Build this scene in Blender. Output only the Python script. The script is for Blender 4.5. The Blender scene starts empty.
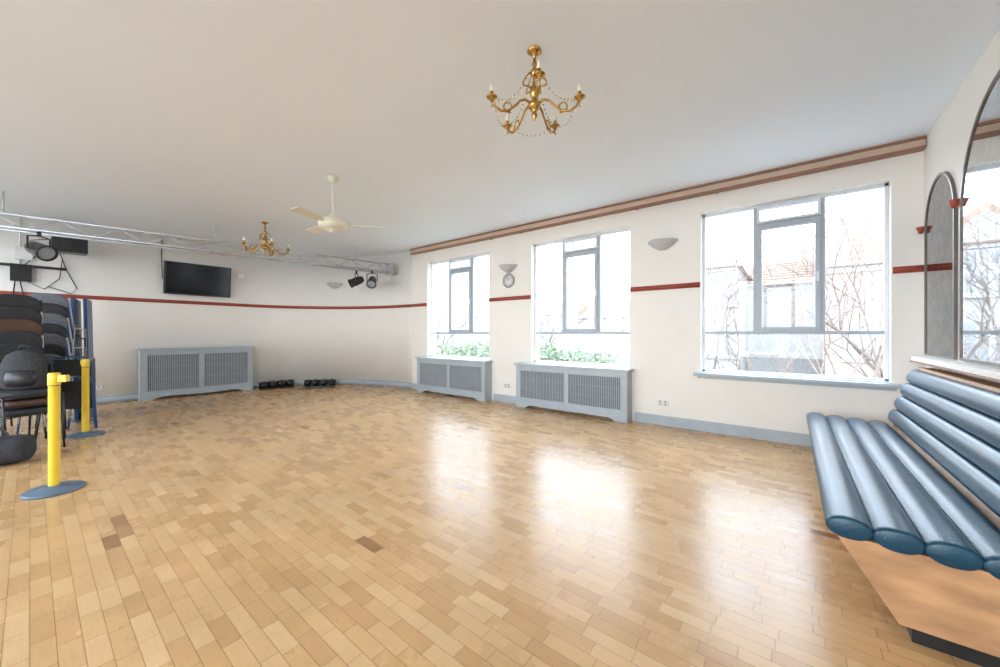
import bpy, bmesh, math, random
from mathutils import Vector, Matrix
random.seed(7)
S = bpy.context.scene
try:
    S.view_settings.view_transform = 'Standard'
    S.view_settings.look = 'None'
except Exception as e:
    print(e)
PI = math.pi
YW = 5.56      # window wall inner face
XR = 1.05      # mirror wall inner face
XB = -10.0     # back wall inner face
YS = -3.0      # rear wall inner face
HC = 3.25      # ceiling
# ---------------------------------------------------------------- materials
def new_mat(name):
    m = bpy.data.materials.new(name); m.use_nodes = True
    nt = m.node_tree
    return m, nt, nt.nodes['Principled BSDF']
def setp(b, **k):
    for n, v in k.items():
        n = n.replace('_', ' ')
        if n in b.inputs: b.inputs[n].default_value = v
def pmat(name, col, rough=0.5, metal=0.0, var=0.06, scale=8.0, bump=0.0, bscale=60.0, coat=0.0, emis=None, stretch=None):
    m, nt, b = new_mat(name)
    setp(b, Roughness=rough, Metallic=metal)
    if coat: b.inputs['Coat Weight'].default_value = coat
    tc = nt.nodes.new('ShaderNodeTexCoord')
    mp = nt.nodes.new('ShaderNodeMapping')
    nt.links.new(tc.outputs['Object'], mp.inputs['Vector'])
    if stretch: mp.inputs['Scale'].default_value = stretch
    nz = nt.nodes.new('ShaderNodeTexNoise'); nz.inputs['Scale'].default_value = scale
    nz.inputs['Detail'].default_value = 5
    nt.links.new(mp.outputs[0], nz.inputs['Vector'])
    cr = nt.nodes.new('ShaderNodeValToRGB')
    cr.color_ramp.elements[0].position = 0.3; cr.color_ramp.elements[1].position = 0.7
    cr.color_ramp.elements[0].color = (*[max(0, c*(1-var)) for c in col], 1)
    cr.color_ramp.elements[1].color = (*[min(1, c*(1+var)) for c in col], 1)
    nt.links.new(nz.outputs['Fac'], cr.inputs[0]); nt.links.new(cr.outputs[0], b.inputs['Base Color'])
    if bump:
        n2 = nt.nodes.new('ShaderNodeTexNoise'); n2.inputs['Scale'].default_value = bscale
        nt.links.new(mp.outputs[0], n2.inputs['Vector'])
        bp = nt.nodes.new('ShaderNodeBump'); bp.inputs['Strength'].default_value = bump; bp.inputs['Distance'].default_value = 0.01
        nt.links.new(n2.outputs['Fac'], bp.inputs['Height']); nt.links.new(bp.outputs[0], b.inputs['Normal'])
    return m

M_wall = pmat('wall_cream_paint', (0.875, 0.83, 0.765), 0.7, var=0.02, scale=1.5, bump=0.15, bscale=40)
M_ceil = pmat('ceiling_paint', (0.835, 0.87, 0.905), 0.8, var=0.025, scale=0.5, bump=0.1, bscale=25)
M_rail = pmat('red_rail_paint', (0.36, 0.07, 0.04), 0.4, var=0.1)
M_slate = pmat('slate_blue_paint', (0.43, 0.48, 0.515), 0.45, var=0.05)
M_slate2 = pmat('slate_blue_grille', (0.42, 0.465, 0.50), 0.5, var=0.05)
M_dark = pmat('painted_void_shade', (0.13, 0.145, 0.165), 0.7)  # dark colour stands in for shade inside the radiator covers
M_black = pmat('black_plastic', (0.018, 0.018, 0.02), 0.35, var=0.2)
M_frame = pmat('window_frame_backlit_grey', (0.42, 0.45, 0.49), 0.4, var=0.04)  # backlit shade is mixed into the grey of these bars
M_framew = pmat('window_frame_white', (0.7, 0.72, 0.75), 0.4, var=0.03)
M_brown = pmat('brown_wood', (0.30, 0.15, 0.085), 0.5, var=0.25, scale=6, stretch=(1, 12, 12))
M_tan = pmat('tan_wood', (0.60, 0.44, 0.33), 0.5, var=0.12, scale=6, stretch=(1, 12, 12))
M_white = pmat('white_plastic', (0.78, 0.77, 0.74), 0.35, var=0.03)
M_upl = pmat('uplighter_plaster', (0.55, 0.545, 0.52), 0.5, var=0.03)
M_rim = pmat('clock_rim', (0.30, 0.30, 0.31), 0.4, var=0.03)
M_cream = pmat('cream_enamel', (0.76, 0.72, 0.58), 0.35, var=0.03)
M_brass = pmat('brass', (0.52, 0.30, 0.085), 0.2, metal=1.0, var=0.25, scale=25)
M_candle = pmat('candle_sleeve', (0.85, 0.78, 0.6), 0.5, var=0.03)
M_steel = pmat('truss_aluminium', (0.62, 0.63, 0.65), 0.35, metal=0.7, var=0.06)
M_yellow = pmat('yellow_post_paint', (0.85, 0.60, 0.05), 0.35, var=0.05)
M_base = pmat('post_base_slate', (0.10, 0.15, 0.21), 0.4, var=0.15)
M_vinyl = pmat('teal_vinyl', (0.005, 0.055, 0.10), 0.30, var=0.25, scale=5, bump=0.15, bscale=120)
M_ply = pmat('worn_plywood', (0.48, 0.26, 0.125), 0.5, var=0.3, scale=4, stretch=(1, 1, 3))
M_chairfab = pmat('charcoal_fabric', (0.035, 0.035, 0.04), 0.85, var=0.3, scale=40)
M_chairbrown = pmat('brown_vinyl', (0.09, 0.045, 0.03), 0.5, var=0.2)
M_chairgrey = pmat('grey_fabric', (0.14, 0.145, 0.165), 0.8, var=0.2, scale=40)
M_blue = pmat('blue_laminate', (0.02, 0.08, 0.24), 0.4, var=0.1)
M_screen = pmat('tv_screen', (0.008, 0.009, 0.011), 0.12, var=0.1)
M_lens = pmat('lamp_lens', (0.3, 0.33, 0.36), 0.1, var=0.1)
M_brick = pmat('pale_brick', (0.32, 0.255, 0.21), 0.9, var=0.15, scale=3)
M_render = pmat('pale_render', (0.31, 0.305, 0.295), 0.9, var=0.08, scale=1)
M_htrim = pmat('house_trim', (0.35, 0.35, 0.35), 0.7, var=0.04)
M_roof = pmat('roof_tiles', (0.27, 0.185, 0.14), 0.9, var=0.2, scale=6)
M_hglass = pmat('house_glass', (0.22, 0.23, 0.24), 0.7, var=0.15)
M_road = pmat('asphalt', (0.19, 0.19, 0.19), 0.9, var=0.1)
M_bark = pmat('bark', (0.16, 0.12, 0.10), 0.9, var=0.3)
M_leaf = pmat('leaf', (0.21, 0.245, 0.165), 0.9, var=0.25, scale=9)

def crystal_mat():
    m, nt, b = new_mat('crystal_bead')
    setp(b, Roughness=0.05); b.inputs['Base Color'].default_value = (0.6, 0.5, 0.35, 1)
    b.inputs['Metallic'].default_value = 0.7
    return m
M_cryst = crystal_mat()
def mirror_mat(name, c0, c1):
    m, nt, b = new_mat(name)
    setp(b, Roughness=0.02, Metallic=1.0)
    tc = nt.nodes.new('ShaderNodeTexCoord'); nz = nt.nodes.new('ShaderNodeTexNoise'); nz.inputs['Scale'].default_value = 14; nz.inputs['Detail'].default_value = 8
    nt.links.new(tc.outputs['Object'], nz.inputs['Vector'])
    cr = nt.nodes.new('ShaderNodeValToRGB'); cr.color_ramp.elements[0].position = 0.4; cr.color_ramp.elements[1].position = 0.65
    cr.color_ramp.elements[0].color = (*c0, 1); cr.color_ramp.elements[1].color = (*c1, 1)
    nt.links.new(nz.outputs[0], cr.inputs[0]); nt.links.new(cr.outputs[0], b.inputs['Base Color'])
    return m
M_mirror = mirror_mat('mirror_glass', (0.60, 0.61, 0.62), (0.70, 0.71, 0.72))
M_smoke = mirror_mat('smoked_mirror_glass', (0.14, 0.15, 0.17), (0.26, 0.27, 0.29))
def glass_mat():
    m = bpy.data.materials.new('window_glass'); m.use_nodes = True; nt = m.node_tree
    nt.nodes.clear()
    o = nt.nodes.new('ShaderNodeOutputMaterial'); mx = nt.nodes.new('ShaderNodeMixShader')
    t = nt.nodes.new('ShaderNodeBsdfTransparent'); g = nt.nodes.new('ShaderNodeBsdfGlossy'); g.inputs['Roughness'].default_value = 0.02
    t.inputs[0].default_value = (0.97, 0.985, 0.99, 1)
    mx.inputs[0].default_value = 0.05
    nt.links.new(t.outputs[0], mx.inputs[1]); nt.links.new(g.outputs[0], mx.inputs[2]); nt.links.new(mx.outputs[0], o.inputs[0])
    return m
M_glass = glass_mat()

def floor_mat():
    m, nt, b = new_mat('maple_strip_floor')
    N = nt.nodes.new; L = nt.links.new
    def mth(op, a, bb=None, c=None):
        n = N('ShaderNodeMath'); n.operation = op
        for i, v in enumerate((a, bb, c)):
            if v is None: continue
            if isinstance(v, (int, float)): n.inputs[i].default_value = v
            else: L(v, n.inputs[i])
        return n.outputs[0]
    tc = N('ShaderNodeTexCoord'); sp = N('ShaderNodeSeparateXYZ'); L(tc.outputs['Object'], sp.inputs[0])
    W, LEN = 0.070, 0.215
    v = mth('DIVIDE', sp.outputs['Y'], W); row = mth('FLOOR', v); fv = mth('FRACT', v)
    wn = N('ShaderNodeTexWhiteNoise'); wn.noise_dimensions = '1D'; L(row, wn.inputs['W'])
    u = mth('ADD', mth('DIVIDE', sp.outputs['X'], LEN), wn.outputs['Value'])
    col = mth('FLOOR', u); fu = mth('FRACT', u)
    cb = N('ShaderNodeCombineXYZ'); L(row, cb.inputs[0]); L(col, cb.inputs[1])
    w2 = N('ShaderNodeTexWhiteNoise'); w2.noise_dimensions = '2D'; L(cb.outputs[0], w2.inputs['Vector'])
    cr = N('ShaderNodeValToRGB'); e = cr.color_ramp.elements
    e[0].position = 0.0; e[0].color = (0.26, 0.12, 0.045, 1)
    e[1].position = 1.0; e[1].color = (0.68, 0.445, 0.225, 1)
    for p, c in ((0.004, (0.32, 0.16, 0.065, 1)), (0.012, (0.53, 0.305, 0.135, 1)), (0.25, (0.58, 0.345, 0.155, 1)), (0.75, (0.63, 0.39, 0.185, 1))):
        x = e.new(p); x.color = c
    L(w2.outputs['Value'], cr.inputs[0])
    mp = N('ShaderNodeMapping'); mp.inputs['Scale'].default_value = (3, 40, 1); L(tc.outputs['Object'], mp.inputs[0])
    ng = N('ShaderNodeTexNoise'); ng.inputs['Scale'].default_value = 3; ng.inputs['Detail'].default_value = 6; L(mp.outputs[0], ng.inputs[0])
    nw = N('ShaderNodeTexNoise'); nw.inputs['Scale'].default_value = 1.3; nw.inputs['Detail'].default_value = 8; nw.inputs['Roughness'].default_value = 0.65; L(tc.outputs['Object'], nw.inputs[0])
    g = mth('ADD', mth('MULTIPLY', ng.outputs['Fac'], 0.26), mth('ADD', mth('MULTIPLY', nw.outputs['Fac'], 0.75), 0.50))
    mc = N('ShaderNodeMix'); mc.data_type = 'RGBA'; mc.blend_type = 'MULTIPLY'; mc.inputs[0].default_value = 1
    L(cr.outputs[0], mc.inputs[6])
    cg = N('ShaderNodeCombineXYZ'); L(g, cg.inputs[0]); L(g, cg.inputs[1]); L(g, cg.inputs[2]); L(cg.outputs[0], mc.inputs[7])
    ev = mth('MULTIPLY', mth('MINIMUM', fv, mth('SUBTRACT', 1.0, fv)), W)
    eu = mth('MULTIPLY', mth('MINIMUM', fu, mth('SUBTRACT', 1.0, fu)), LEN)
    ed = mth('MINIMUM', ev, eu)
    gap = mth('LESS_THAN', ed, 0.0016)
    m2 = N('ShaderNodeMix'); m2.data_type = 'RGBA'; L(mth('MULTIPLY', gap, 0.6), m2.inputs[0]); L(mc.outputs[2], m2.inputs[6])
    m2.inputs[7].default_value = (0.15, 0.07, 0.03, 1)
    L(m2.outputs[2], b.inputs['Base Color'])
    rg = mth('ADD', mth('MULTIPLY', nw.outputs['Fac'], 0.20), mth('ADD', mth('MULTIPLY', w2.outputs['Value'], 0.08), 0.145))
    L(rg, b.inputs['Roughness'])
    b.inputs['Specular IOR Level'].default_value = 0.5
    bp = N('ShaderNodeBump'); bp.inputs['Strength'].default_value = 0.16; bp.inputs['Distance'].default_value = 0.004
    hh = mth('ADD', mth('MULTIPLY', gap, -1.0), mth('MULTIPLY', w2.outputs['Value'], 0.4)); L(hh, bp.inputs['Height']); L(bp.outputs[0], b.inputs['Normal'])
    return m
M_floor = floor_mat()

# ---------------------------------------------------------------- mesh builder
class MB:
    def __init__(s, mats):
        s.bm = bmesh.new(); s.mats = mats
    def box(s, a, b, mi=0, M=None):
        a = Vector(a); b = Vector(b)
        vs = [s.bm.verts.new((x, y, z)) for x in (a.x, b.x) for y in (a.y, b.y) for z in (a.z, b.z)]
        if M is not None:
            for v in vs: v.co = M @ v.co
        for q in ((0,1,3,2),(4,6,7,5),(0,4,5,1),(2,3,7,6),(0,2,6,4),(1,5,7,3)):
            f = s.bm.faces.new([vs[i] for i in q]); f.material_index = mi
        return vs
    def cbox(s, c, d, mi=0, M=None):
        return s.box([c[i]-d[i]/2 for i in range(3)], [c[i]+d[i]/2 for i in range(3)], mi, M)
    def prism(s, poly, axis, t0, t1, mi=0, smooth=False):
        def P(p, t):
            return {'x': (t, p[0], p[1]), 'y': (p[0], t, p[1]), 'z': (p[0], p[1], t)}[axis]
        A = [s.bm.verts.new(P(p, t0)) for p in poly]; B = [s.bm.verts.new(P(p, t1)) for p in poly]
        n = len(poly)
        for i in range(n):
            f = s.bm.faces.new((A[i], A[(i+1) % n], B[(i+1) % n], B[i])); f.material_index = mi; f.smooth = smooth
        f = s.bm.faces.new(A[::-1]); f.material_index = mi
        f = s.bm.faces.new(B); f.material_index = mi
    def tube(s, pts, r, mi=0, seg=8, cap=True):
        pts = [Vector(p) for p in pts]; n = len(pts)
        rr = r if isinstance(r, (list, tuple)) else [r]*n
        rings = []; prev = None
        for i, p in enumerate(pts):
            t = (pts[min(i+1, n-1)] - pts[max(i-1, 0)]).normalized()
            if prev is None:
                up = Vector((0, 0, 1)) if abs(t.z) < 0.9 else Vector((1, 0, 0))
                u = t.cross(up).normalized()
            else:
                u = (prev - t*prev.dot(t)).normalized()
            prev = u; w = t.cross(u)
            rings.append([s.bm.verts.new(p + (u*math.cos(2*PI*k/seg) + w*math.sin(2*PI*k/seg))*rr[i]) for k in range(seg)])
        for i in range(n-1):
            for k in range(seg):
                f = s.bm.faces.new((rings[i][k], rings[i][(k+1) % seg], rings[i+1][(k+1) % seg], rings[i+1][k])); f.material_index = mi; f.smooth = True
        if cap:
            for q in (rings[0][::-1], rings[-1]):
                f = s.bm.faces.new(q); f.material_index = mi
    def lathe(s, prof, c=(0, 0, 0), mi=0, seg=20, M=None, a0=0, a1=2*PI):
        c = Vector(c); full = abs(a1-a0-2*PI) < 1e-4
        ns = seg if full else seg+1
        rings = []
        for r, z in prof:
            if r < 1e-5:
                v = Vector((0, 0, z)); v = (M @ v if M is not None else v) + c
                rings.append([s.bm.verts.new(v)])
            else:
                R = []
                for k in range(ns):
                    a = a0+(a1-a0)*k/seg
                    v = Vector((r*math.cos(a), r*math.sin(a), z)); v = (M @ v if M is not None else v) + c
                    R.append(s.bm.verts.new(v))
                rings.append(R)
        for i in range(len(rings)-1):
            A, B = rings[i], rings[i+1]
            for k in range(seg):
                k2 = (k+1) % ns
                if len(A) == 1 and len(B) == 1: continue
                if len(A) == 1: q = (A[0], B[k2], B[k])
                elif len(B) == 1: q = (A[k], A[k2], B[0])
                else: q = (A[k], A[k2], B[k2], B[k])
                f = s.bm.faces.new(q); f.material_index = mi; f.smooth = True
    def ball(s, c, r, mi=0, seg=8):
        s.lathe([(r*math.sin(PI*i/6), -r*math.cos(PI*i/6)) for i in range(7)], c, mi, seg)
    def make(s, name, loc=(0, 0, 0), rot=(0, 0, 0), bevel=0, parent=None, sub=0):
        bmesh.ops.recalc_face_normals(s.bm, faces=s.bm.faces)
        me = bpy.data.meshes.new(name); s.bm.to_mesh(me); s.bm.free()
        for m in s.mats: me.materials.append(m)
        o = bpy.data.objects.new(name, me); S.collection.objects.link(o)
        o.location = loc; o.rotation_euler = rot
        if bevel:
            md = o.modifiers.new('bevel', 'BEVEL'); md.width = bevel; md.segments = 2; md.limit_method = 'ANGLE'; md.angle_limit = 0.8
        if parent: o.parent = parent
        return o

def strip(mb, path, z0, z1, t0, t1, mi=0):
    n = len(path); rows = []
    for i, p in enumerate(path):
        a = Vector(path[max(i-1, 0)]); b = Vector(path[min(i+1, n-1)])
        d = (b-a).normalized(); nn = Vector((-d.y, d.x)); p = Vector(p)
        if i == 0: nn = Vector((0, -1))
        q0 = p+nn*t0; q1 = p+nn*t1
        rows.append([mb.bm.verts.new((q.x, q.y, z)) for q, z in ((q0, z0), (q1, z0), (q1, z1), (q0, z1))])
    for i in range(n-1):
        for k in range(4):
            f = mb.bm.faces.new((rows[i][k], rows[i][(k+1) % 4], rows[i+1][(k+1) % 4], rows[i+1][k])); f.material_index = mi
            f.smooth = (k in (1, 3))
    mb.bm.faces.new(rows[0][::-1]).material_index = mi; mb.bm.faces.new(rows[-1]).material_index = mi

# ---------------------------------------------------------------- room shell
mb = MB([M_floor]); mb.box((XB-0.3, YS-0.3, -0.15), (XR+0.3, YW+0.3, 0)); mb.make('floor')
mb = MB([M_ceil]); mb.box((XB-0.3, YS-0.3, HC), (XR+0.3, YW+0.3, HC+0.2)); mb.make('ceiling')

def wall_with_openings(name, y0, y1, xa, xb, ops, z0=0, z1=HC):
    mb = MB([M_wall]); x = xa
    for (a, b, za, zb) in sorted(ops):
        mb.box((x, y0, z0), (a, y1, z1)); mb.box((a, y0, z0), (b, y1, za)); mb.box((a, y0, zb), (b, y1, z1)); x = b
    mb.box((x, y0, z0), (xb, y1, z1))
    return mb.make(name)
WZ0, WZ1 = 0.78, 2.91
wins = [(-0.95, 0.82), (-3.66, -1.90), (-6.46, -4.64)]
wall_with_openings('wall_window_side', YW, YW+0.28, -7.0, XR+0.3, [(a, b, WZ0, WZ1) for a, b in wins])
rear = [(-9.5, -7.1), (-6.8, -4.4), (-4.1, -1.7), (-1.4, 0.8)]  # unseen openings, added to let more sky light into the room
wall_with_openings('wall_rear', YS-0.28, YS, XB-0.3, XR+0.3, [(a, b, 0.5, 3.05) for a, b in rear])
mb = MB([M_wall]); mb.box((XR, YS, 0), (XR+0.28, YW, HC)); mb.make('wall_mirror_side')

CX, CY, EA, EB = -7.0, 3.1, 3.0, YW-3.1
curve = [(CX - EA*math.sin(t), CY + EB*math.cos(t)) for t in [PI/2*i/28 for i in range(29)]]
path = curve + [(XB, 1.0), (XB, YS)]
mb = MB([M_wall]); strip(mb, path, 0, HC, -0.25, 0); mb.make('wall_curved_back')
mb = MB([M_slate]); strip(mb, path, 0, 0.12, 0.0, 0.022); strip(mb, path, 0.12, 0.135, 0.0, 0.014); mb.make('baseboard_back')
mb = MB([M_slate])
for a, b in ((-4.52, -3.9), (-1.82, XR), (-7.0, -6.65)):
    mb.box((a, YW-0.022, 0), (b, YW, 0.12)); mb.box((a, YW-0.014, 0.12), (b, YW, 0.135))
mb.make('baseboard_window_side')
mb = MB([M_slate]); mb.box((XR-0.022, YS, 0), (XR, 2.2, 0.12)); mb.box((XR-0.022, 5.15, 0), (XR, YW-0.03, 0.12)); mb.make('baseboard_mirror_side')
RZ = 1.955
def railstrip(mb, p):
    strip(mb, p, RZ-0.034, RZ+0.034, 0, 0.02, 0); strip(mb, p, RZ-0.014, RZ+0.014, 0.02, 0.032, 0)
mb = MB([M_rail]); railstrip(mb, path); mb.make('trim_rail_back')
mb = MB([M_rail])
for a, b in ((XR, 0.83), (-0.96, -1.89), (-3.67, -4.63), (-6.47, -7.0)):
    railstrip(mb, [(a, YW), (b, YW)])
mb.make('trim_rail_window_side')
mb = MB([M_tan, M_brown])
mb.box((-6.95, YW-0.10, HC-0.10), (XR-0.005, YW, HC-0.025), 0)
mb.box((-6.95, YW-0.12, HC-0.025), (XR-0.005, YW, HC-0.001), 1)
mb.box((-6.95, YW-0.115, HC-0.115), (XR-0.005, YW, HC-0.095), 1)
for x in (-0.75, -1.75, -3.8, -4.5):
    mb.box((x-0.015, YW-0.13, HC-0.16), (x+0.015, YW-0.10, HC-0.10), 1)
mb.make('trim_pelmet', bevel=0.004)

# ---------------------------------------------------------------- windows
def window(idx, x0, x1, z0, z1, yin, sgn, casement=True):
    e = bpy.data.objects.new('window_%d' % idx, None); S.collection.objects.link(e)
    yf = yin + sgn*0.10; yb = yin + sgn*0.16
    ya, ybk = min(yf, yb), max(yf, yb)
    mb = MB([M_framew, M_frame])
    t = 0.035
    mb.box((x0, ya, z0), (x0+t, ybk, z1)); mb.box((x1-t, ya, z0), (x1, ybk, z1))
    mb.box((x0, ya, z0), (x1, ybk, z0+t)); mb.box((x0, ya, z1-t), (x1, ybk, z1))
    w = x1-x0
    zt = 1.31; m0 = x0+w*0.335; m1 = x0+w*0.70
    if not casement: m0 = x0+w*0.33; m1 = x0+w*0.67
    mb.box((x0+t, ya, zt-0.02), (x1-t, ybk, zt+0.02), 1)
    mb.box((m0-0.02, ya, zt+0.02), (m0+0.02, ybk, z1-t), 1); mb.box((m1-0.02, ya, zt+0.02), (m1+0.02, ybk, z1-t), 1)
    zf = z1-0.25
    yc0, yc1 = (ya-0.025, ybk) if sgn > 0 else (ya, ybk+0.025)
    mb.box((m0+0.02, ya, zf-0.015), (m1-0.02, ybk, zf+0.015), 1)
    a, b, c, d = m0+0.02, m1-0.02, zt+0.02, zf-0.015; s = 0.05
    mb.box((a, yc0, c), (a+s, yc1, d), 1); mb.box((b-s, yc0, c), (b, yc1, d), 1)
    mb.box((a+s, yc0, c), (b-s, yc1, c+s), 1); mb.box((a+s, yc0, d-s), (b-s, yc1, d), 1)
    a, b, c, d = m0+0.02, m1-0.02, zf+0.015, z1-t; s = 0.03
    mb.box((a, yc0, c), (a+s, yc1, d)); mb.box((b-s, yc0, c), (b, yc1, d))
    mb.box((a+s, yc0, c), (b-s, yc1, c+s)); mb.box((a+s, yc0, d-s), (b-s, yc1, d))
    hy = yc0-0.03 if sgn > 0 else yc1
    mb.box((m1-0.055, hy, 1.9), (m1-0.035, hy+0.03, 2.02), 0)
    mb.make('frame', parent=e, bevel=0.003)
    mb = MB([M_glass]); ym = (ya+ybk)/2
    v = [mb.bm.verts.new(p) for p in ((x0+t, ym, z0+t), (x1-t, ym, z0+t), (x1-t, ym, z1-t), (x0+t, ym, z1-t))]
    mb.bm.faces.new(v); mb.make('glass', parent=e)
    L = bpy.data.lights.new('portal_%d' % idx, 'AREA'); L.shape = 'RECTANGLE'; L.size = w+0.02; L.size_y = z1-z0+0.02
    L.cycles.is_portal = True
    lo = bpy.data.objects.new('portal', L); S.collection.objects.link(lo); lo.parent = e
    lo.location = ((x0+x1)/2, yin+sgn*0.285, (z0+z1)/2); lo.rotation_euler = (-PI/2*sgn, 0, 0)
for i, (a, b) in enumerate(wins): window(i+1, a, b, WZ0, WZ1, YW, 1)
for i, (a, b) in enumerate(rear): window(i+4, a, b, 0.5, 3.05, YS, -1, False)  # added windows behind the camera, there to brighten the interior
mb = MB([M_slate]); mb.box((-1.03, YW-0.10, WZ0-0.04), (0.90, YW+0.0995, WZ0-0.002)); mb.box((-0.99, YW-0.03, WZ0-0.075), (0.86, YW, WZ0-0.04)); mb.make('trim_sill', bevel=0.006)
mb = MB([M_framew])
for a, b in wins: mb.box((a+0.001, YW+0.002, WZ0-0.001), (b-0.001, YW+0.099, WZ0+0.012))
mb.make('trim_inner_sills')

# ---------------------------------------------------------------- radiator covers
def radiator_cover(w, h, d, loc, rz):
    mb = MB([M_slate, M_slate2, M_dark])
    mb.box((-w/2-0.03, -d-0.03, h-0.03), (w/2+0.03, 0, h))
    mb.box((-w/2, -d, 0), (-w/2+0.02, 0, h-0.03)); mb.box((w/2-0.02, -d, 0), (w/2, 0, h-0.03))
    F0, F1 = -d, -d+0.02; st = 0.07; rt = 0.085; rb = 0.17
    xs = [-w/2+0.02, w/2-0.02]
    mb.box((xs[0], F0, rb), (xs[0]+st, F1, h-0.03)); mb.box((xs[1]-st, F0, rb), (xs[1], F1, h-0.03))
    mb.box((-st/2, F0, rb), (st/2, F1, h-0.03))
    mb.box((xs[0]+st, F0, h-0.03-rt), (-st/2, F1, h-0.03)); mb.box((st/2, F0, h-0.03-rt), (xs[1]-st, F1, h-0.03))
    poly = [(xs[0], rb), (xs[0], 0), (xs[0]+0.16, 0)]
    a, b = xs[0]+0.16, xs[1]-0.16
    for i in range(1, 24):
        t = i/24; x = a+(b-a)*t
        z = 0.055*min(1, math.sin(PI*t)*3.0) + 0.012*math.cos(2*PI*t*1)
        poly.append((x, max(0.0, z)))
    poly += [(b, 0), (xs[1], 0), (xs[1], rb)]
    mb.prism(poly, 'y', F0, F1, 0)
    for (p, q) in ((xs[0]+st, -st/2), (st/2, xs[1]-st)):
        z0, z1 = rb, h-0.03-rt
        for (A, B) in (((p, z0), (p+0.012, z1)), ((q-0.012, z0), (q, z1)), ((p, z0), (q, z0+0.012)), ((p, z1-0.012), (q, z1))):
            mb.box((A[0], F0-0.008, A[1]), (B[0], F0+0.004, B[1]), 0)
        n = int((q-p)/0.028)
        for i in range(n):
            x = p+0.014+(q-p-0.028)*i/(n-1)
            mb.box((x-0.0075, F0+0.006, z0), (x+0.0075, F1-0.004, z1), 1)
        for z in (z0+(z1-z0)*0.33, z0+(z1-z0)*0.66):
            mb.box((p, F1-0.005, z-0.004), (q, F1-0.001, z+0.004), 1)
    mb.box((xs[0], F1+0.01, 0.08), (xs[1], F1+0.03, h-0.1), 2)  # dark sheet painted as the shade behind the grille
    return mb.make('radiator_cover', loc=loc, rot=(0, 0, rz), bevel=0.002)
radiator_cover(1.98, 0.775, 0.20, (-2.86, YW-0.003, 0), 0)
radiator_cover(2.0, 0.775, 0.20, (-5.58, YW-0.003, 0), 0)
radiator_cover(1.88, 1.0, 0.22, (XB+0.026, 2.24, 0), PI/2)

# ---------------------------------------------------------------- arched mirrors
M_mframe = pmat('mirror_frame_bronze', (0.16, 0.13, 0.11), 0.35, var=0.2)
def arch_mirror(yc, r, zb, zs, gm):
    mb = MB([gm, M_mframe])
    def prof(rr, zlow):
        pts = [(yc-rr, zlow)] + [(yc-rr*math.cos(PI*i/32), zs+rr*math.sin(PI*i/32)) for i in range(33)] + [(yc+rr, zlow)]
        return pts
    mb.prism(prof(r-0.01, zb+0.01), 'x', XR-0.014, XR-0.001, 0)
    P = prof(r, zb); Q = prof(r-0.022, zb+0.022)
    n = len(P)
    for i in range(n):
        j = (i+1) % n
        quad = [(XR-0.022, P[i]), (XR-0.022, P[j]), (XR-0.022, Q[j]), (XR-0.022, Q[i])]
        vs = [mb.bm.verts.new((x, p[0], p[1])) for x, p in quad]
        f = mb.bm.faces.new(vs); f.material_index = 1
        for R in (P, Q):
            vs = [mb.bm.verts.new(v) for v in ((XR-0.022, *R[i]), (XR-0.022, *R[j]), (XR-0.001, *R[j]), (XR-0.001, *R[i]))]
            f = mb.bm.faces.new(vs); f.material_index = 1
    bmesh.ops.remove_doubles(mb.bm, verts=mb.bm.verts, dist=1e-5)
    mb.make('arched_mirror')
arch_mirror(5.02, 0.42, 1.09, 2.30, M_smoke)
arch_mirror(3.72, 0.76, 1.09, 2.20, M_mirror)
arch_mirror(2.42, 0.42, 1.09, 2.30, M_smoke)
mb = MB([M_rail])
for y in (5.485, 4.53, 2.90):
    mb.lathe([(0.0, -0.04), (0.016, -0.035), (0.022, -0.01), (0.032, 0.015), (0.034, 0.028), (0, 0.028)], (XR-0.036, y, 2.33), 0, 14)
    mb.box((XR-0.03, y-0.015, 2.31), (XR, y+0.015, 2.355))
mb.make('trim_capitals')
mb = MB([M_tan, M_brown, M_wall]); mb.box((0.935, 1.9, 1.035), (XR, YW-0.16, 1.075), 2); mb.box((0.925, 1.9, 1.02), (XR, YW-0.16, 1.035), 1); mb.make('trim_mirror_ledge', bevel=0.004)

# ---------------------------------------------------------------- banquette bench
BY0, BY1 = 2.27, 5.12
mb = MB([M_vinyl, M_ply, M_black])
def roll(cx, cz, rx, rz_, ang):
    n = 28; rings = []
    ys = [(0, 0.0), (0.001, .80), (0.006, .93), (0.014, .98), (0.03, 1.0)]
    stations = [(BY0+a, s) for a, s in ys] + [(BY1-a, s) for a, s in reversed(ys)]
    ca, sa = math.cos(ang), math.sin(ang)
    for y, s in stations:
        if s == 0: s = 0.02
        ring = []
        for k in range(n):
            t = 2*PI*k/n
            c_, s_ = math.cos(t), math.sin(t)
            px = math.copysign(abs(c_)**0.85, c_)*rx*s; pz = s_*rz_*s
            ring.append(mb.bm.verts.new((cx+px*ca-pz*sa, y, cz+px*sa+pz*ca)))
        rings.append(ring)
    for i in range(len(rings)-1):
        for k in range(n):
            f = mb.bm.faces.new((rings[i][k], rings[i][(k+1) % n], rings[i+1][(k+1) % n], rings[i+1][k])); f.smooth = True
    mb.bm.faces.new(rings[0][::-1]); mb.bm.faces.new(rings[-1])
for i in range(4): roll(0.205+0.152*i, 0.422-0.006*i, 0.081, 0.050, -0.03)
for i in range(4): roll(0.785+0.04*i, 0.515+0.128*i, 0.068, 0.052, math.radians(73))
body = [(0.16, 0.39), (0.36, 0.07), (1.02, 0.07), (1.02, 0.985), (0.93, 0.985), (0.80, 0.46), (0.74, 0.38)]
mb.prism(body, 'y', BY0+0.005, BY1-0.005, 1)
mb.box((0.40, BY0+0.03, 0.0), (1.02, BY1-0.05, 0.07), 2)
mb.make('banquette_bench')

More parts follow.
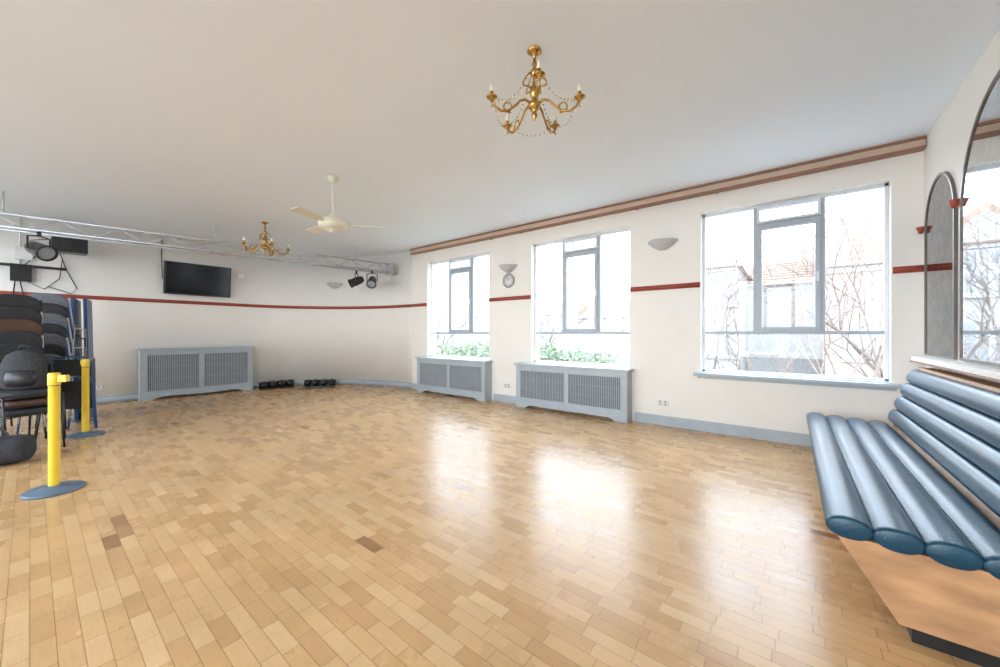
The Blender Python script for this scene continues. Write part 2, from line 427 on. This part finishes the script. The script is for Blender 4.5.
# ---------------------------------------------------------------- chandeliers
def chandelier(loc, sc, rz, arms=5):
    mb = MB([M_brass, M_candle, M_cryst])
    mb.lathe([(0, 0), (0.05, 0), (0.052, -0.008), (0.035, -0.02), (0.015, -0.035), (0.008, -0.06)], seg=20)
    prof = [(0.008, -0.05), (0.012, -0.09), (0.022, -0.10), (0.012, -0.115), (0.01, -0.13), (0.03, -0.15), (0.035, -0.165), (0.015, -0.185),
            (0.011, -0.22), (0.02, -0.25), (0.032, -0.28), (0.036, -0.31), (0.024, -0.335), (0.014, -0.35), (0.03, -0.37), (0.045, -0.385), (0.045, -0.41),
            (0.028, -0.43), (0.014, -0.445), (0.02, -0.46), (0.022, -0.475), (0.01, -0.495), (0.004, -0.515), (0, -0.52)]
    mb.lathe(prof, seg=20)
    for k in range(arms):
        a = 2*PI*k/arms; ca, sa = math.cos(a), math.sin(a)
        def R(r, z): return (r*ca, r*sa, z)
        ctrl = [(0.03, -0.39), (0.07, -0.37), (0.11, -0.385), (0.15, -0.43), (0.20, -0.475), (0.255, -0.485), (0.30, -0.46), (0.322, -0.42)]
        pts = []
        for i in range(len(ctrl)-1):
            for t in (0, 0.5):
                p = ctrl[i]; q = ctrl[i+1]; pts.append(R(p[0]+(q[0]-p[0])*t, p[1]+(q[1]-p[1])*t))
        pts.append(R(*ctrl[-1])); mb.tube(pts, 0.009, 0, 8)
        sp = [R(0.20+0.035*math.cos(t)*(1-t/9), -0.445+0.035*math.sin(t)*(1-t/9)) for t in [i*0.5-2.0 for i in range(12)]]
        mb.tube(sp, 0.006, 0, 6)
        sp = [R(0.02+0.07*math.sin(t), -0.30+0.12*(t/PI)+0.02*math.cos(2*t)) for t in [PI*i/10 for i in range(11)]]
        mb.tube(sp, 0.006, 0, 6)
        c = R(0.322, -0.42)
        mb.lathe([(0, -0.02), (0.01, -0.015), (0.012, 0), (0.035, 0.012), (0.04, 0.018), (0.034, 0.02), (0.014, 0.014), (0.014, 0.03)], c, 0, 14)
        mb.lathe([(0.0125, 0.015), (0.0125, 0.055), (0, 0.057)], c, 0, 12)
        mb.lathe([(0.008, 0.055), (0.016, 0.072), (0.014, 0.09), (0.005, 0.11), (0, 0.115)], c, 1, 10)
        mb.lathe([(0, -0.055), (0.007, -0.045), (0.003, -0.025), (0, -0.02)], c, 2, 6)
        for j in range(12):
            t = (j+0.5)/12
            r = 0.03+(0.30-0.03)*t; z = -0.15+(-0.40+0.15)*t - 0.09*math.sin(PI*t)
            mb.ball(R(r, z), 0.0065, 2, 6)
        for j in range(1, 10):
            t = j/10; aa = a+2*PI/arms*t
            mb.ball((0.30*math.cos(aa)*(1-0.12*math.sin(PI*t)), 0.30*math.sin(aa)*(1-0.12*math.sin(PI*t)), -0.42-0.06*math.sin(PI*t)), 0.006, 2, 6)
    o = mb.make('chandelier', loc=loc, rot=(0, 0, rz)); o.scale = (sc,)*3
    return o
YAW = math.radians(38.2)
chandelier((-1.39, 2.15, HC), 0.95, YAW+math.radians(54))
chandelier((-7.25, 2.55, HC), 1.1, YAW+math.radians(30))

# ---------------------------------------------------------------- ceiling fan
mb = MB([M_cream])
mb.lathe([(0, 0), (0.06, 0), (0.065, -0.02), (0.05, -0.06), (0.02, -0.075), (0.013, -0.08), (0.013, -0.47), (0.03, -0.48), (0.05, -0.5), (0.06, -0.52), (0.14, -0.535), (0.17, -0.56), (0.17, -0.61), (0.155, -0.64), (0.10, -0.66), (0.05, -0.665), (0.045, -0.69), (0, -0.70)], seg=28)
for ang in (-106, 18, 142):
    a = math.radians(ang)+YAW
    M = Matrix.Rotation(a, 4, 'Z') @ Matrix.Translation((0, 0, -0.595)) @ Matrix.Rotation(math.radians(11), 4, 'X')
    mb.box((0.12, -0.02, -0.004), (0.24, 0.02, 0.004), 0, M)
    bm = mb.bm
    pts = [(0.20, -0.05), (0.58, -0.07), (0.60, -0.05), (0.60, 0.05), (0.58, 0.07), (0.20, 0.05)]
    A = [bm.verts.new(M @ Vector((x, y, 0.005))) for x, y in pts]; B = [bm.verts.new(M @ Vector((x, y, 0.012))) for x, y in pts]
    bm.faces.new(A); bm.faces.new(B[::-1])
    for i in range(6): bm.faces.new((A[i], A[(i+1) % 6], B[(i+1) % 6], B[i]))
mb.make('ceiling_fan', loc=(-4.48, 2.33, HC))

# ---------------------------------------------------------------- lighting truss
mb = MB([M_steel, M_black])
A0 = Vector((-7.55, 5.30, 0)); A1 = Vector((-8.65, -1.2, 0)); d = (A1-A0).normalized(); nrm = Vector((d.y, -d.x, 0))
if nrm.x < 0: nrm = -nrm
zb, zt = 2.75, 2.95
chords = [(nrm*0.12, zb), (-nrm*0.12, zb), (Vector((0, 0, 0)), zt)]
for off, z in chords:
    p = A0+off; q = A1+off; mb.tube([(p.x, p.y, z), (q.x, q.y, z)], 0.018, 0, 10)
Lt = (A1-A0).length; n = 11
for i in range(n):
    p = A0+d*(Lt*i/n); q = A0+d*(Lt*(i+0.5)/n); r = A0+d*(Lt*(i+1)/n)
    for s in (1, -1):
        a = p+nrm*0.12*s; c = r+nrm*0.12*s
        mb.tube([(a.x, a.y, zb), (q.x, q.y, zt)], 0.007, 0, 6); mb.tube([(q.x, q.y, zt), (c.x, c.y, zb)], 0.007, 0, 6)
    a = p+nrm*0.12; c = p-nrm*0.12; mb.tube([(a.x, a.y, zb), (c.x, c.y, zb)], 0.007, 0, 6)
for t in (0.12, 0.5, 0.85):
    p = A0+d*Lt*t; mb.tube([(p.x, p.y, zt), (p.x, p.y, HC-0.004)], 0.01, 0, 8)
mb.box((A0.x-0.14, A0.y, zb-0.05), (A0.x+0.14, A0.y+0.02, zt+0.03), 0)
mb.box((A0.x-0.03, A0.y+0.02, zb), (A0.x+0.03, YW-0.06, zb+0.05), 0)
cab = []
for i in range(50):
    t = 0.15+0.83*i/49; p = A0+d*Lt*t
    cab.append((p.x, p.y, zb+0.03-0.025*abs(math.sin(t*22))))
mb.tube(cab, 0.007, 1, 6)
mb.make('lighting_truss')
def stage_light(p, aim, s=1.0):
    mb = MB([M_black, M_lens])
    aim = Vector(aim).normalized(); q = aim.to_track_quat('Z', 'Y').to_matrix()
    mb.lathe([(0, -0.16), (0.05, -0.15), (0.075, -0.1), (0.085, 0.0), (0.085, 0.12), (0.1, 0.125), (0.1, 0.14), (0.08, 0.14)], (0, 0, -0.22), 0, 18, q)
    mb.lathe([(0.08, 0.125), (0, 0.13)], (0, 0, -0.22), 1, 18, q)
    side = aim.cross(Vector((0, 0, 1))).normalized()
    a = Vector((0, 0, -0.22))+side*0.1; b = Vector((0, 0, -0.22))-side*0.1
    mb.tube([a, a+Vector((0, 0, 0.15)), Vector((0, 0, -0.05)), b+Vector((0, 0, 0.15)), b], 0.01, 0, 6)
    mb.tube([(0, 0, -0.06), (0, 0, 0.0)], 0.02, 0, 8)
    o = mb.make('stage_light', loc=p); o.scale = (s,)*3
def tp(t, s=1): 
    p = A0+d*Lt*t+nrm*0.12*s; return (p.x, p.y, zb-0.02)
stage_light(tp(0.07), (0.6, -0.5, -0.5), 1.1)
stage_light(tp(0.80), (0.9, 0.5, -0.4), 1.15); stage_light(tp(0.11, -1), (-0.5, -0.5, -0.3), 1.1)
mb = MB([M_black, M_chairfab])
mb.box((-0.15, -0.2, -0.13), (0.12, 0.2, 0.13), 0); mb.box((0.12, -0.18, -0.11), (0.13, 0.18, 0.11), 1); mb.lathe([(0.08, 0), (0.085, 0.008), (0, 0.002)], (0.13, 0, 0), 0, 20, Matrix.Rotation(PI/2, 3, 'Y'))
mb.box((-0.35, -0.02, -0.02), (-0.15, 0.02, 0.02), 0)
mb.make('loudspeaker', loc=(XB+0.355, 0.42, 2.80), bevel=0.008)

# ---------------------------------------------------------------- tv
mb = MB([M_black, M_screen])
mb.box((-0.06, -0.56, -0.33), (0, 0.56, 0.33), 0); mb.box((0.0, -0.535, -0.30), (0.004, 0.535, 0.31), 1)
mb.box((-0.12, -0.15, -0.12), (-0.06, 0.15, 0.12), 0); 
o = mb.make('wall_television', loc=(XB+0.15, 2.22, 2.43), rot=(0, math.radians(6), 0), bevel=0.006)
mb = MB([M_black]); mb.tube([(XB+0.01, 1.66, 2.4), (XB+0.01, 1.64, 2.95), (XB+0.01, 1.66, HC-0.01)], 0.006, 0, 6); mb.make('tv_cable')

# ---------------------------------------------------------------- wall uplighters
def uplighter(loc, rz, sc=1):
    mb = MB([M_upl])
    prof = [(0.015, -0.10), (0.05, -0.095), (0.10, -0.07), (0.155, -0.03), (0.19, 0.015), (0.2, 0.03), (0.185, 0.03), (0.14, -0.02), (0.05, -0.07)]
    mb.lathe(prof, (0, 0, 0), 0, 20, None, PI, 2*PI)
    mb.box((-0.06, -0.01, -0.10), (0.06, 0, 0.02)); mb.box((-0.2, -0.008, 0.0), (0.2, 0.0, 0.03))
    o = mb.make('wall_uplighter', loc=loc, rot=(0, 0, rz)); o.scale = (sc,)*3
uplighter((-1.43, YW-0.002, 2.58), 0); uplighter((-4.16, YW-0.002, 2.54), 0)
def curvepos(t): 
    x = CX-EA*math.sin(t); y = CY+EB*math.cos(t); tx, ty = -EA*math.cos(t), -EB*math.sin(t)
    nx, ny = -ty, tx; l = math.hypot(nx, ny); return x, y, nx/l, ny/l
x, y, nx, ny = curvepos(0.80)
uplighter((x+nx*0.004, y+ny*0.004, 2.55), math.atan2(ny, nx)+PI/2)
mb = MB([M_white, M_black, M_rim]); RX = Matrix.Rotation(PI/2, 3, 'X')
mb.lathe([(0, 0.0), (0.115, 0.0), (0.115, 0.018), (0, 0.018)], (0, 0, 0), 0, 28, RX)
mb.lathe([(0.11, 0), (0.13, 0), (0.135, 0.02), (0.122, 0.032), (0.11, 0.022)], (0, 0, 0), 2, 28, RX)
for k in range(12):
    a = 2*PI*k/12; mb.cbox((0.09*math.cos(a), -0.020, 0.09*math.sin(a)), (0.012, 0.003, 0.012), 1)
mb.tube([(0, -0.022, 0), (0.04, -0.022, 0.04)], 0.004, 1, 5); mb.tube([(0, -0.022, 0), (-0.02, -0.022, 0.08)], 0.0035, 1, 5)
mb.make('wall_clock', loc=(-4.16, YW-0.001, 2.29))
def socket(loc, rz):
    mb = MB([M_white, M_black]); mb.box((-0.073, -0.012, -0.043), (0.073, 0, 0.043), 0)
    for sx in (-0.035, 0.035):
        mb.cbox((sx, -0.0125, 0.0), (0.01, 0.002, 0.016), 1); mb.cbox((sx-0.014, -0.0125, -0.02), (0.014, 0.002, 0.01), 1); mb.cbox((sx+0.014, -0.0125, -0.02), (0.014, 0.002, 0.01), 1); mb.cbox((sx, -0.014, 0.026), (0.018, 0.005, 0.018), 1)
    mb.make('wall_socket', loc=loc, rot=(0, 0, rz), bevel=0.002)
socket((-1.43, YW-0.001, 0.31), 0); socket((-4.2, YW-0.001, 0.31), 0); socket((XB+0.001, 0.75, 0.30), PI/2); socket((XB+0.001, 0.45, 0.42), PI/2)
mb = MB([M_white]); mb.cbox((0, 0, 0), (0.05, 0.12, 0.09)); mb.cbox((0.03, 0, -0.01), (0.02, 0.06, 0.04)); mb.make('alarm_sensor', loc=(XB+0.03, 3.0, 2.62), bevel=0.008)
mb = MB([M_black, M_white]); mb.box((0, -0.1, -0.14), (0.08, 0.12, 0.14), 0); mb.tube([(0.02, 0, 0.14), (0.02, 0.0, 0.9)], 0.01, 1, 6); mb.box((0.0, -0.5, 0.1), (0.04, 0.5, 0.14), 0)
mb.tube([(0.03, -0.05, -0.14), (0.03, -0.08, -0.5), (0.03, 0.1, -0.9), (0.03, 0.12, -1.4)], 0.008, 0, 6)
mb.tube([(0.03, 0.05, 0.14), (0.05, 0.2, 0.35), (0.06, 0.1, 0.55), (0.05, 0.35, 0.62), (0.05, 0.5, 0.45)], 0.008, 0, 6)
mb.tube([(0.03, 0.08, -0.14), (0.03, 0.25, -0.25), (0.03, 0.42, -0.05), (0.03, 0.45, 0.3)], 0.007, 0, 6)
mb.tube([(0.03, 0.42, 0.4), (0.03, 0.5, 0.1), (0.03, 0.62, -0.2), (0.03, 0.55, -0.3), (0.03, 0.3, -0.2)], 0.007, 0, 6)
mb.tube([(0.03, 0.0, -0.14), (0.03, 0.04, -0.4), (0.03, 0.3, -0.55), (0.03, 0.32, -1.3)], 0.007, 0, 6)
mb.box((0.0, -0.05, 0.22), (0.06, 0.13, 0.42), 1)
mb.make('dimmer_panel', loc=(XB+0.001, -0.1, 2.3))
def floor_bar(loc, rz):
    mb = MB([M_black, M_lens]); mb.box((-0.35, -0.08, 0), (0.35, 0.08, 0.04))
    for i in range(4):
        x = -0.27+0.18*i; M = Matrix.Rotation(math.radians(35), 3, 'X')
        mb.lathe([(0, -0.06), (0.06, -0.05), (0.07, 0), (0.07, 0.06), (0.055, 0.06)], (x, 0, 0.10), 0, 14, M); mb.lathe([(0.055, 0.05), (0, 0.055)], (x, 0, 0.10), 0, 14, M)
    mb.box((-0.36, 0.05, 0.02), (0.36, 0.09, 0.17), 0)
    mb.make('stage_floor_light', loc=loc, rot=(0, 0, rz))
floor_bar((-9.55, 3.62, 0), math.radians(80)); floor_bar((-9.0, 4.35, 0), math.radians(52))
mb = MB([M_black]); mb.tube([(-9.3, 3.9, 0.008), (-9.1, 3.8, 0.008), (-8.9, 3.95, 0.008), (-8.7, 4.3, 0.008), (-8.4, 4.6, 0.008)], 0.007, 0, 6); mb.make('floor_cable')

# ---------------------------------------------------------------- yellow barrier posts
def post(loc, rz):
    mb = MB([M_yellow, M_base, M_black])
    mb.lathe([(0, 0), (0.175, 0), (0.178, 0.012), (0.165, 0.022), (0.06, 0.04), (0.045, 0.05), (0, 0.05)], seg=36, mi=1)
    mb.lathe([(0.034, 0.04), (0.034, 0.87), (0.037, 0.875), (0.037, 0.965), (0.03, 0.975), (0, 0.977)], seg=20, mi=0)
    mb.lathe([(0.0365, 0.868), (0.0372, 0.869), (0.0372, 0.874), (0.0365, 0.875)], seg=20, mi=2)
    mb.box((0.03, -0.02, 0.90), (0.085, 0.02, 0.955), 0)
    mb.make('barrier_post', loc=loc, rot=(0, 0, rz))
post((-4.79, 0.125, 0), YAW+0.3); post((-7.08, 0.44, 0), YAW+PI-0.4)

# ---------------------------------------------------------------- stacked chairs
def chair(loc, rz, fab, fr=M_steel, rx=0):
    mb = MB([fab, fr, M_black])
    def pad(cx, cy, cz, w, d_, t, M=None, round_=3.0, mi=0):
        n = 24; bm = mb.bm
        def rim(sc, z):
            out = []
            for k in range(n):
                a = 2*PI*k/n; c_, s_ = math.cos(a), math.sin(a)
                v = Vector((math.copysign(abs(c_)**(2/round_), c_)*w/2*sc, math.copysign(abs(s_)**(2/round_), s_)*d_/2*sc, z))
                if M is not None: v = M @ v
                out.append(bm.verts.new(v+Vector((cx, cy, cz))))
            return out
        R = [rim(0.93, -t/2), rim(1, -t/4), rim(1, t/4), rim(0.9, t/2)]
        for i in range(3):
            for k in range(n):
                f = bm.faces.new((R[i][k], R[i][(k+1) % n], R[i+1][(k+1) % n], R[i+1][k])); f.smooth = True; f.material_index = mi
        bm.faces.new(R[0][::-1]).material_index = mi; bm.faces.new(R[3]).material_index = mi
    pad(0, 0, 0.45, 0.44, 0.42, 0.06)
    Mb = Matrix.Rotation(math.radians(78), 3, 'X')
    pad(0, 0.25, 0.73, 0.42, 0.34, 0.045, Mb, 2.6)
    for sx in (-0.225, 0.225):
        mb.tube([(sx, -0.24, 0), (sx, -0.19, 0.42), (sx, 0.0, 0.425), (sx, 0.19, 0.42), (sx*0.96, 0.225, 0.60), (sx*0.9, 0.265, 0.84)], 0.011, 1, 8)
        mb.tube([(sx, 0.26, 0), (sx, 0.15, 0.42)], 0.011, 1, 8)
    for yy, zz in ((-0.19, 0.415), (0.19, 0.415), (0.225, 0.60)): mb.tube([(-0.22, yy, zz), (0.22, yy, zz)], 0.009, 1, 6)
    return mb.make('stacking_chair', loc=loc, rot=(rx, 0, rz))
def stack(x, y, rz, n, fabs, frs=(M_steel,), dz=0.10, dy=-0.012):
    for i in range(n):
        chair((x-math.sin(rz)*dy*i, y+math.cos(rz)*dy*i, dz*i), rz, fabs[i % len(fabs)], frs[i % len(frs)])
stack(-6.68, -0.06, math.radians(115), 3, [M_chairfab, M_chairbrown, M_chairfab], (M_black,))
stack(-7.42, -0.16, math.radians(285), 7, [M_chairfab, M_chairbrown, M_chairfab], (M_black, M_steel), dz=0.145)
stack(-8.02, 0.20, math.radians(250), 8, [M_chairfab, M_chairgrey], (M_blue, M_steel), dz=0.135)
stack(-7.35, -0.90, math.radians(265), 9, [M_chairbrown, M_chairfab], (M_black,), dz=0.12)
stack(-8.45, -0.45, math.radians(250), 9, [M_chairgrey, M_chairfab], (M_black,), dz=0.135)
def folded_table(loc, rz, rx):
    mb = MB([M_blue, M_steel]); mb.box((-0.38, -0.02, 0), (0.38, 0.02, 1.83), 0)
    mb.tube([(-0.3, 0.035, 0.15), (-0.3, 0.035, 0.9), (0.3, 0.035, 0.9), (0.3, 0.035, 0.15), (-0.3, 0.035, 0.15)], 0.012, 1, 8)
    mb.make('folding_table', loc=loc, rot=(rx, 0, rz), bevel=0.006)
folded_table((-8.72, 0.60, 0), math.radians(-8), 0.02); folded_table((-8.76, 0.48, 0), math.radians(-8), 0.02)
mb = MB([M_chairfab, M_black])
prof = [(0.0, 0.0), (0.12, 0.0), (0.165, 0.04), (0.175, 0.15), (0.165, 0.28), (0.13, 0.38), (0.06, 0.43), (0, 0.44)]
mb.lathe(prof, (0, 0, 0), 0, 24, Matrix.Diagonal((1.0, 0.62, 1.0)))
mb.lathe([(0, 0.02), (0.1, 0.03), (0.125, 0.1), (0.11, 0.19), (0, 0.22)], (0, -0.07, 0.02), 1, 20, Matrix.Diagonal((1.0, 0.55, 1.0)))
mb.tube([(-0.04, 0, 0.42), (-0.03, 0, 0.48), (0.03, 0, 0.48), (0.04, 0, 0.42)], 0.009, 1, 6)
for sx in (-0.09, 0.09): mb.tube([(sx, 0.06, 0.38), (sx*1.2, 0.16, 0.25), (sx*1.1, 0.10, 0.04)], 0.014, 1, 6)
mb.make('backpack', loc=(-6.62, -0.04, 0.682), rot=(0, 0, math.radians(70)))
mb = MB([M_chairfab, M_black, M_chairgrey])
n = 24; rings = []
for yy, s in ((-0.30, 0.05), (-0.298, 0.7), (-0.28, 0.92), (-0.22, 1.0), (0, 1.04), (0.22, 1.0), (0.28, 0.92), (0.298, 0.7), (0.30, 0.05)):
    ring = []
    for k in range(n):
        t = 2*PI*k/n; c_, s_ = math.cos(t), math.sin(t)
        ring.append(mb.bm.verts.new((math.copysign(abs(c_)**0.75, c_)*0.15*s, yy, 0.14+math.copysign(abs(s_)**0.75, s_)*0.134*s)))
    rings.append(ring)
for i in range(len(rings)-1):
    for k in range(n):
        f = mb.bm.faces.new((rings[i][k], rings[i][(k+1) % n], rings[i+1][(k+1) % n], rings[i+1][k])); f.smooth = True
mb.bm.faces.new(rings[0][::-1]); mb.bm.faces.new(rings[-1])
for sy in (-0.1, 0.1):
    mb.tube([(0.15, sy, 0.02), (0.165, sy, 0.14), (0.10, sy, 0.28), (0.05, sy*0.7, 0.36), (-0.05, sy*0.7, 0.36), (-0.10, sy, 0.28), (-0.165, sy, 0.14)], 0.011, 2, 6)
mb.tube([(0, -0.27, 0.262), (0, 0, 0.282), (0, 0.27, 0.262)], 0.006, 2, 6)
mb.make('holdall_bag', loc=(-6.20, -0.27, 0), rot=(0, 0, math.radians(-20)))
def folded_chair(loc, rz, rx):
    mb = MB([M_blue, M_chairfab])
    for sx in (-0.2, 0.2): mb.tube([(sx, 0, 0.01), (sx, 0, 0.9), (sx*0.8, 0, 0.98), (0, 0, 1.0)], 0.012, 0, 8)
    for sx in (-0.17, 0.17): mb.tube([(sx, 0.03, 0.01), (sx, 0.03, 0.75)], 0.011, 0, 8)
    mb.box((-0.19, -0.01, 0.74), (0.19, 0.012, 0.96), 1); mb.box((-0.16, 0.035, 0.28), (0.16, 0.06, 0.66), 1)
    mb.tube([(-0.2, 0, 0.12), (0.2, 0, 0.12)], 0.009, 0, 6)
    mb.make('folding_chair', loc=loc, rot=(rx, 0, rz), bevel=0.004)
folded_chair((-7.56, 0.40, 0), math.radians(55), 0.10)

# ---------------------------------------------------------------- exterior
mb = MB([M_road]); mb.box((-60, 5.9, -3.7), (40, 60, -3.5)); mb.box((-60, -40, -3.7), (40, -3.3, -3.5)); mb.make('street_ground')
def house(x0, x1, y, ze, zr, wm, gable=False):
    mb = MB([wm, M_roof, M_hglass, M_htrim, M_brick])
    zb_ = -3.5; dep = 8
    mb.box((x0, y, zb_), (x1, y+dep, ze), 0)
    if gable:
        xm = (x0+x1)/2
        mb.prism([(x0-0.2, ze-0.1), (x1+0.2, ze-0.1), (xm, zr)], 'y', y-0.25, y+dep, 1)
        mb.prism([(x0+0.1, ze-0.05), (x1-0.1, ze-0.05), (xm, zr-0.35)], 'y', y-0.3, y-0.2, 0)
    else:
        mb.prism([(y-0.3, ze), (y+dep+0.3, ze), (y+dep/2, zr)], 'x', x0, x1, 1)
        for i in range(9):
            t = i/9; yy = y-0.3+(dep/2+0.3)*t; zz = ze+(zr-ze)*t
            mb.box((x0, yy-0.02, zz), (x1, yy+0.1, zz+0.06), 1)
    n = max(2, int((x1-x0)/2.2))
    for fl in (-2.6, 0.2, 2.7):
        if fl+1.6 > ze: continue
        for i in range(n):
            cx = x0+(x1-x0)*(i+0.5)/n
            mb.box((cx-0.55, y-0.06, fl), (cx+0.55, y-0.02, fl+1.6), 3)
            mb.box((cx-0.47, y-0.08, fl+0.08), (cx+0.47, y-0.05, fl+0.76), 2); mb.box((cx-0.47, y-0.08, fl+0.84), (cx+0.47, y-0.05, fl+1.52), 2)
            mb.box((cx-0.65, y-0.15, fl-0.12), (cx+0.65, y, fl), 3)
    mb.box((x0, y-0.1, ze-0.25), (x1, y, ze), 3)
    mb.box((x1-0.9, y+2.6, zr-1.2), (x1-0.1, y+4, zr+1.1), 4)
    for i in range(3): mb.lathe([(0.12, 0), (0.1, 0.4), (0, 0.4)], (x1-0.5, y+2.9+0.4*i, zr+1.1), 1, 8)
    mb.make('terraced_house')
house(-4.6, -2.0, 21, 4.6, 6.0, M_render, True)
house(-2.0, 1.2, 26, 4.0, 5.9, M_render)
house(1.2, 8, 22, 4.2, 7.4, M_brick)
house(-15, -9.8, 30, 2.6, 4.4, M_render)
house(-21.5, -15, 30, 3.0, 4.6, M_render)
house(-31, -22.5, 23, 8.5, 9, M_render)
house(8, 18, 20, 4.4, 6.8, M_brick)
def tree(x, y, h, seed):
    rnd = random.Random(seed); mb = MB([M_bark])
    def br(p, d_, L_, r, dep):
        q = p+d_*L_*0.5+Vector((rnd.uniform(-1, 1), rnd.uniform(-1, 1), 0))*L_*0.06; e = p+d_*L_
        mb.tube([p, q, e], [r, r*0.85, r*0.65], 0, 6 if dep < 3 else 4, cap=False)
        if dep >= 6: return
        for k in range(3 if dep < 4 else 2):
            nd = (d_+Vector((rnd.uniform(-1, 1), rnd.uniform(-1, 1), rnd.uniform(-0.3, 0.7)))*0.75).normalized()
            br(e if k < 2 else q, nd, L_*rnd.uniform(0.6, 0.82), r*0.6, dep+1)
    br(Vector((0, 0, 0)), Vector((0, 0, 1)), h*0.36, 0.08, 0)
    mb.make('bare_tree', loc=(x, y, -3.5))
tree(-0.7, 13, 6.5, 3); tree(2.1, 13, 9.0, 8); tree(-10.5, 17, 7, 5); tree(-16.5, 15, 7.5, 11); tree(-2.4, 15, 7.5, 21); tree(0.9, 12, 7.0, 33)
mb = MB([M_leaf]); rnd = random.Random(4)
mb.box((-17, 9.1, -3.5), (-3.6, 9.9, 0.35), 0)
for i in range(9000):
    x = rnd.uniform(-17, -3.6); hgt = 0.60+0.12*math.sin(x*2.1)+0.09*math.sin(x*5.7+1)
    p = Vector((x, 9.5+max(-0.6, min(0.6, rnd.gauss(0, 0.3))), 0.3+rnd.random()**1.4*hgt)); s = rnd.uniform(0.02, 0.05)
    a = Vector((rnd.gauss(0, 1), rnd.gauss(0, 1), rnd.gauss(0, 1))).normalized(); b = a.orthogonal().normalized()
    vs = [mb.bm.verts.new(p+v) for v in (a*s*1.6, b*s, -a*s*1.6, -b*s)]
    mb.bm.faces.new(vs)
mb.make('garden_hedge')

# ---------------------------------------------------------------- world
w = bpy.data.worlds.new('World'); S.world = w; w.use_nodes = True; nt = w.node_tree
bg = nt.nodes['Background']
tc = nt.nodes.new('ShaderNodeTexCoord'); sp = nt.nodes.new('ShaderNodeSeparateXYZ'); nt.links.new(tc.outputs['Generated'], sp.inputs[0])
cr = nt.nodes.new('ShaderNodeValToRGB'); cr.color_ramp.elements[0].position = 0.0; cr.color_ramp.elements[0].color = (0.86, 0.93, 1, 1)
cr.color_ramp.elements[1].position = 0.8; cr.color_ramp.elements[1].color = (0.65, 0.81, 1.0, 1)
nt.links.new(sp.outputs['Z'], cr.inputs[0]); nt.links.new(cr.outputs[0], bg.inputs[0]); bg.inputs[1].default_value = 11.0

# ---------------------------------------------------------------- camera
cam = bpy.data.cameras.new('camera'); co = bpy.data.objects.new('camera', cam); S.collection.objects.link(co)
cam.sensor_width = 36; cam.lens = 13.32; cam.clip_start = 0.05; cam.clip_end = 200
co.location = (0, 0, 1.3); co.rotation_euler = (PI/2, 0, YAW)
S.camera = co
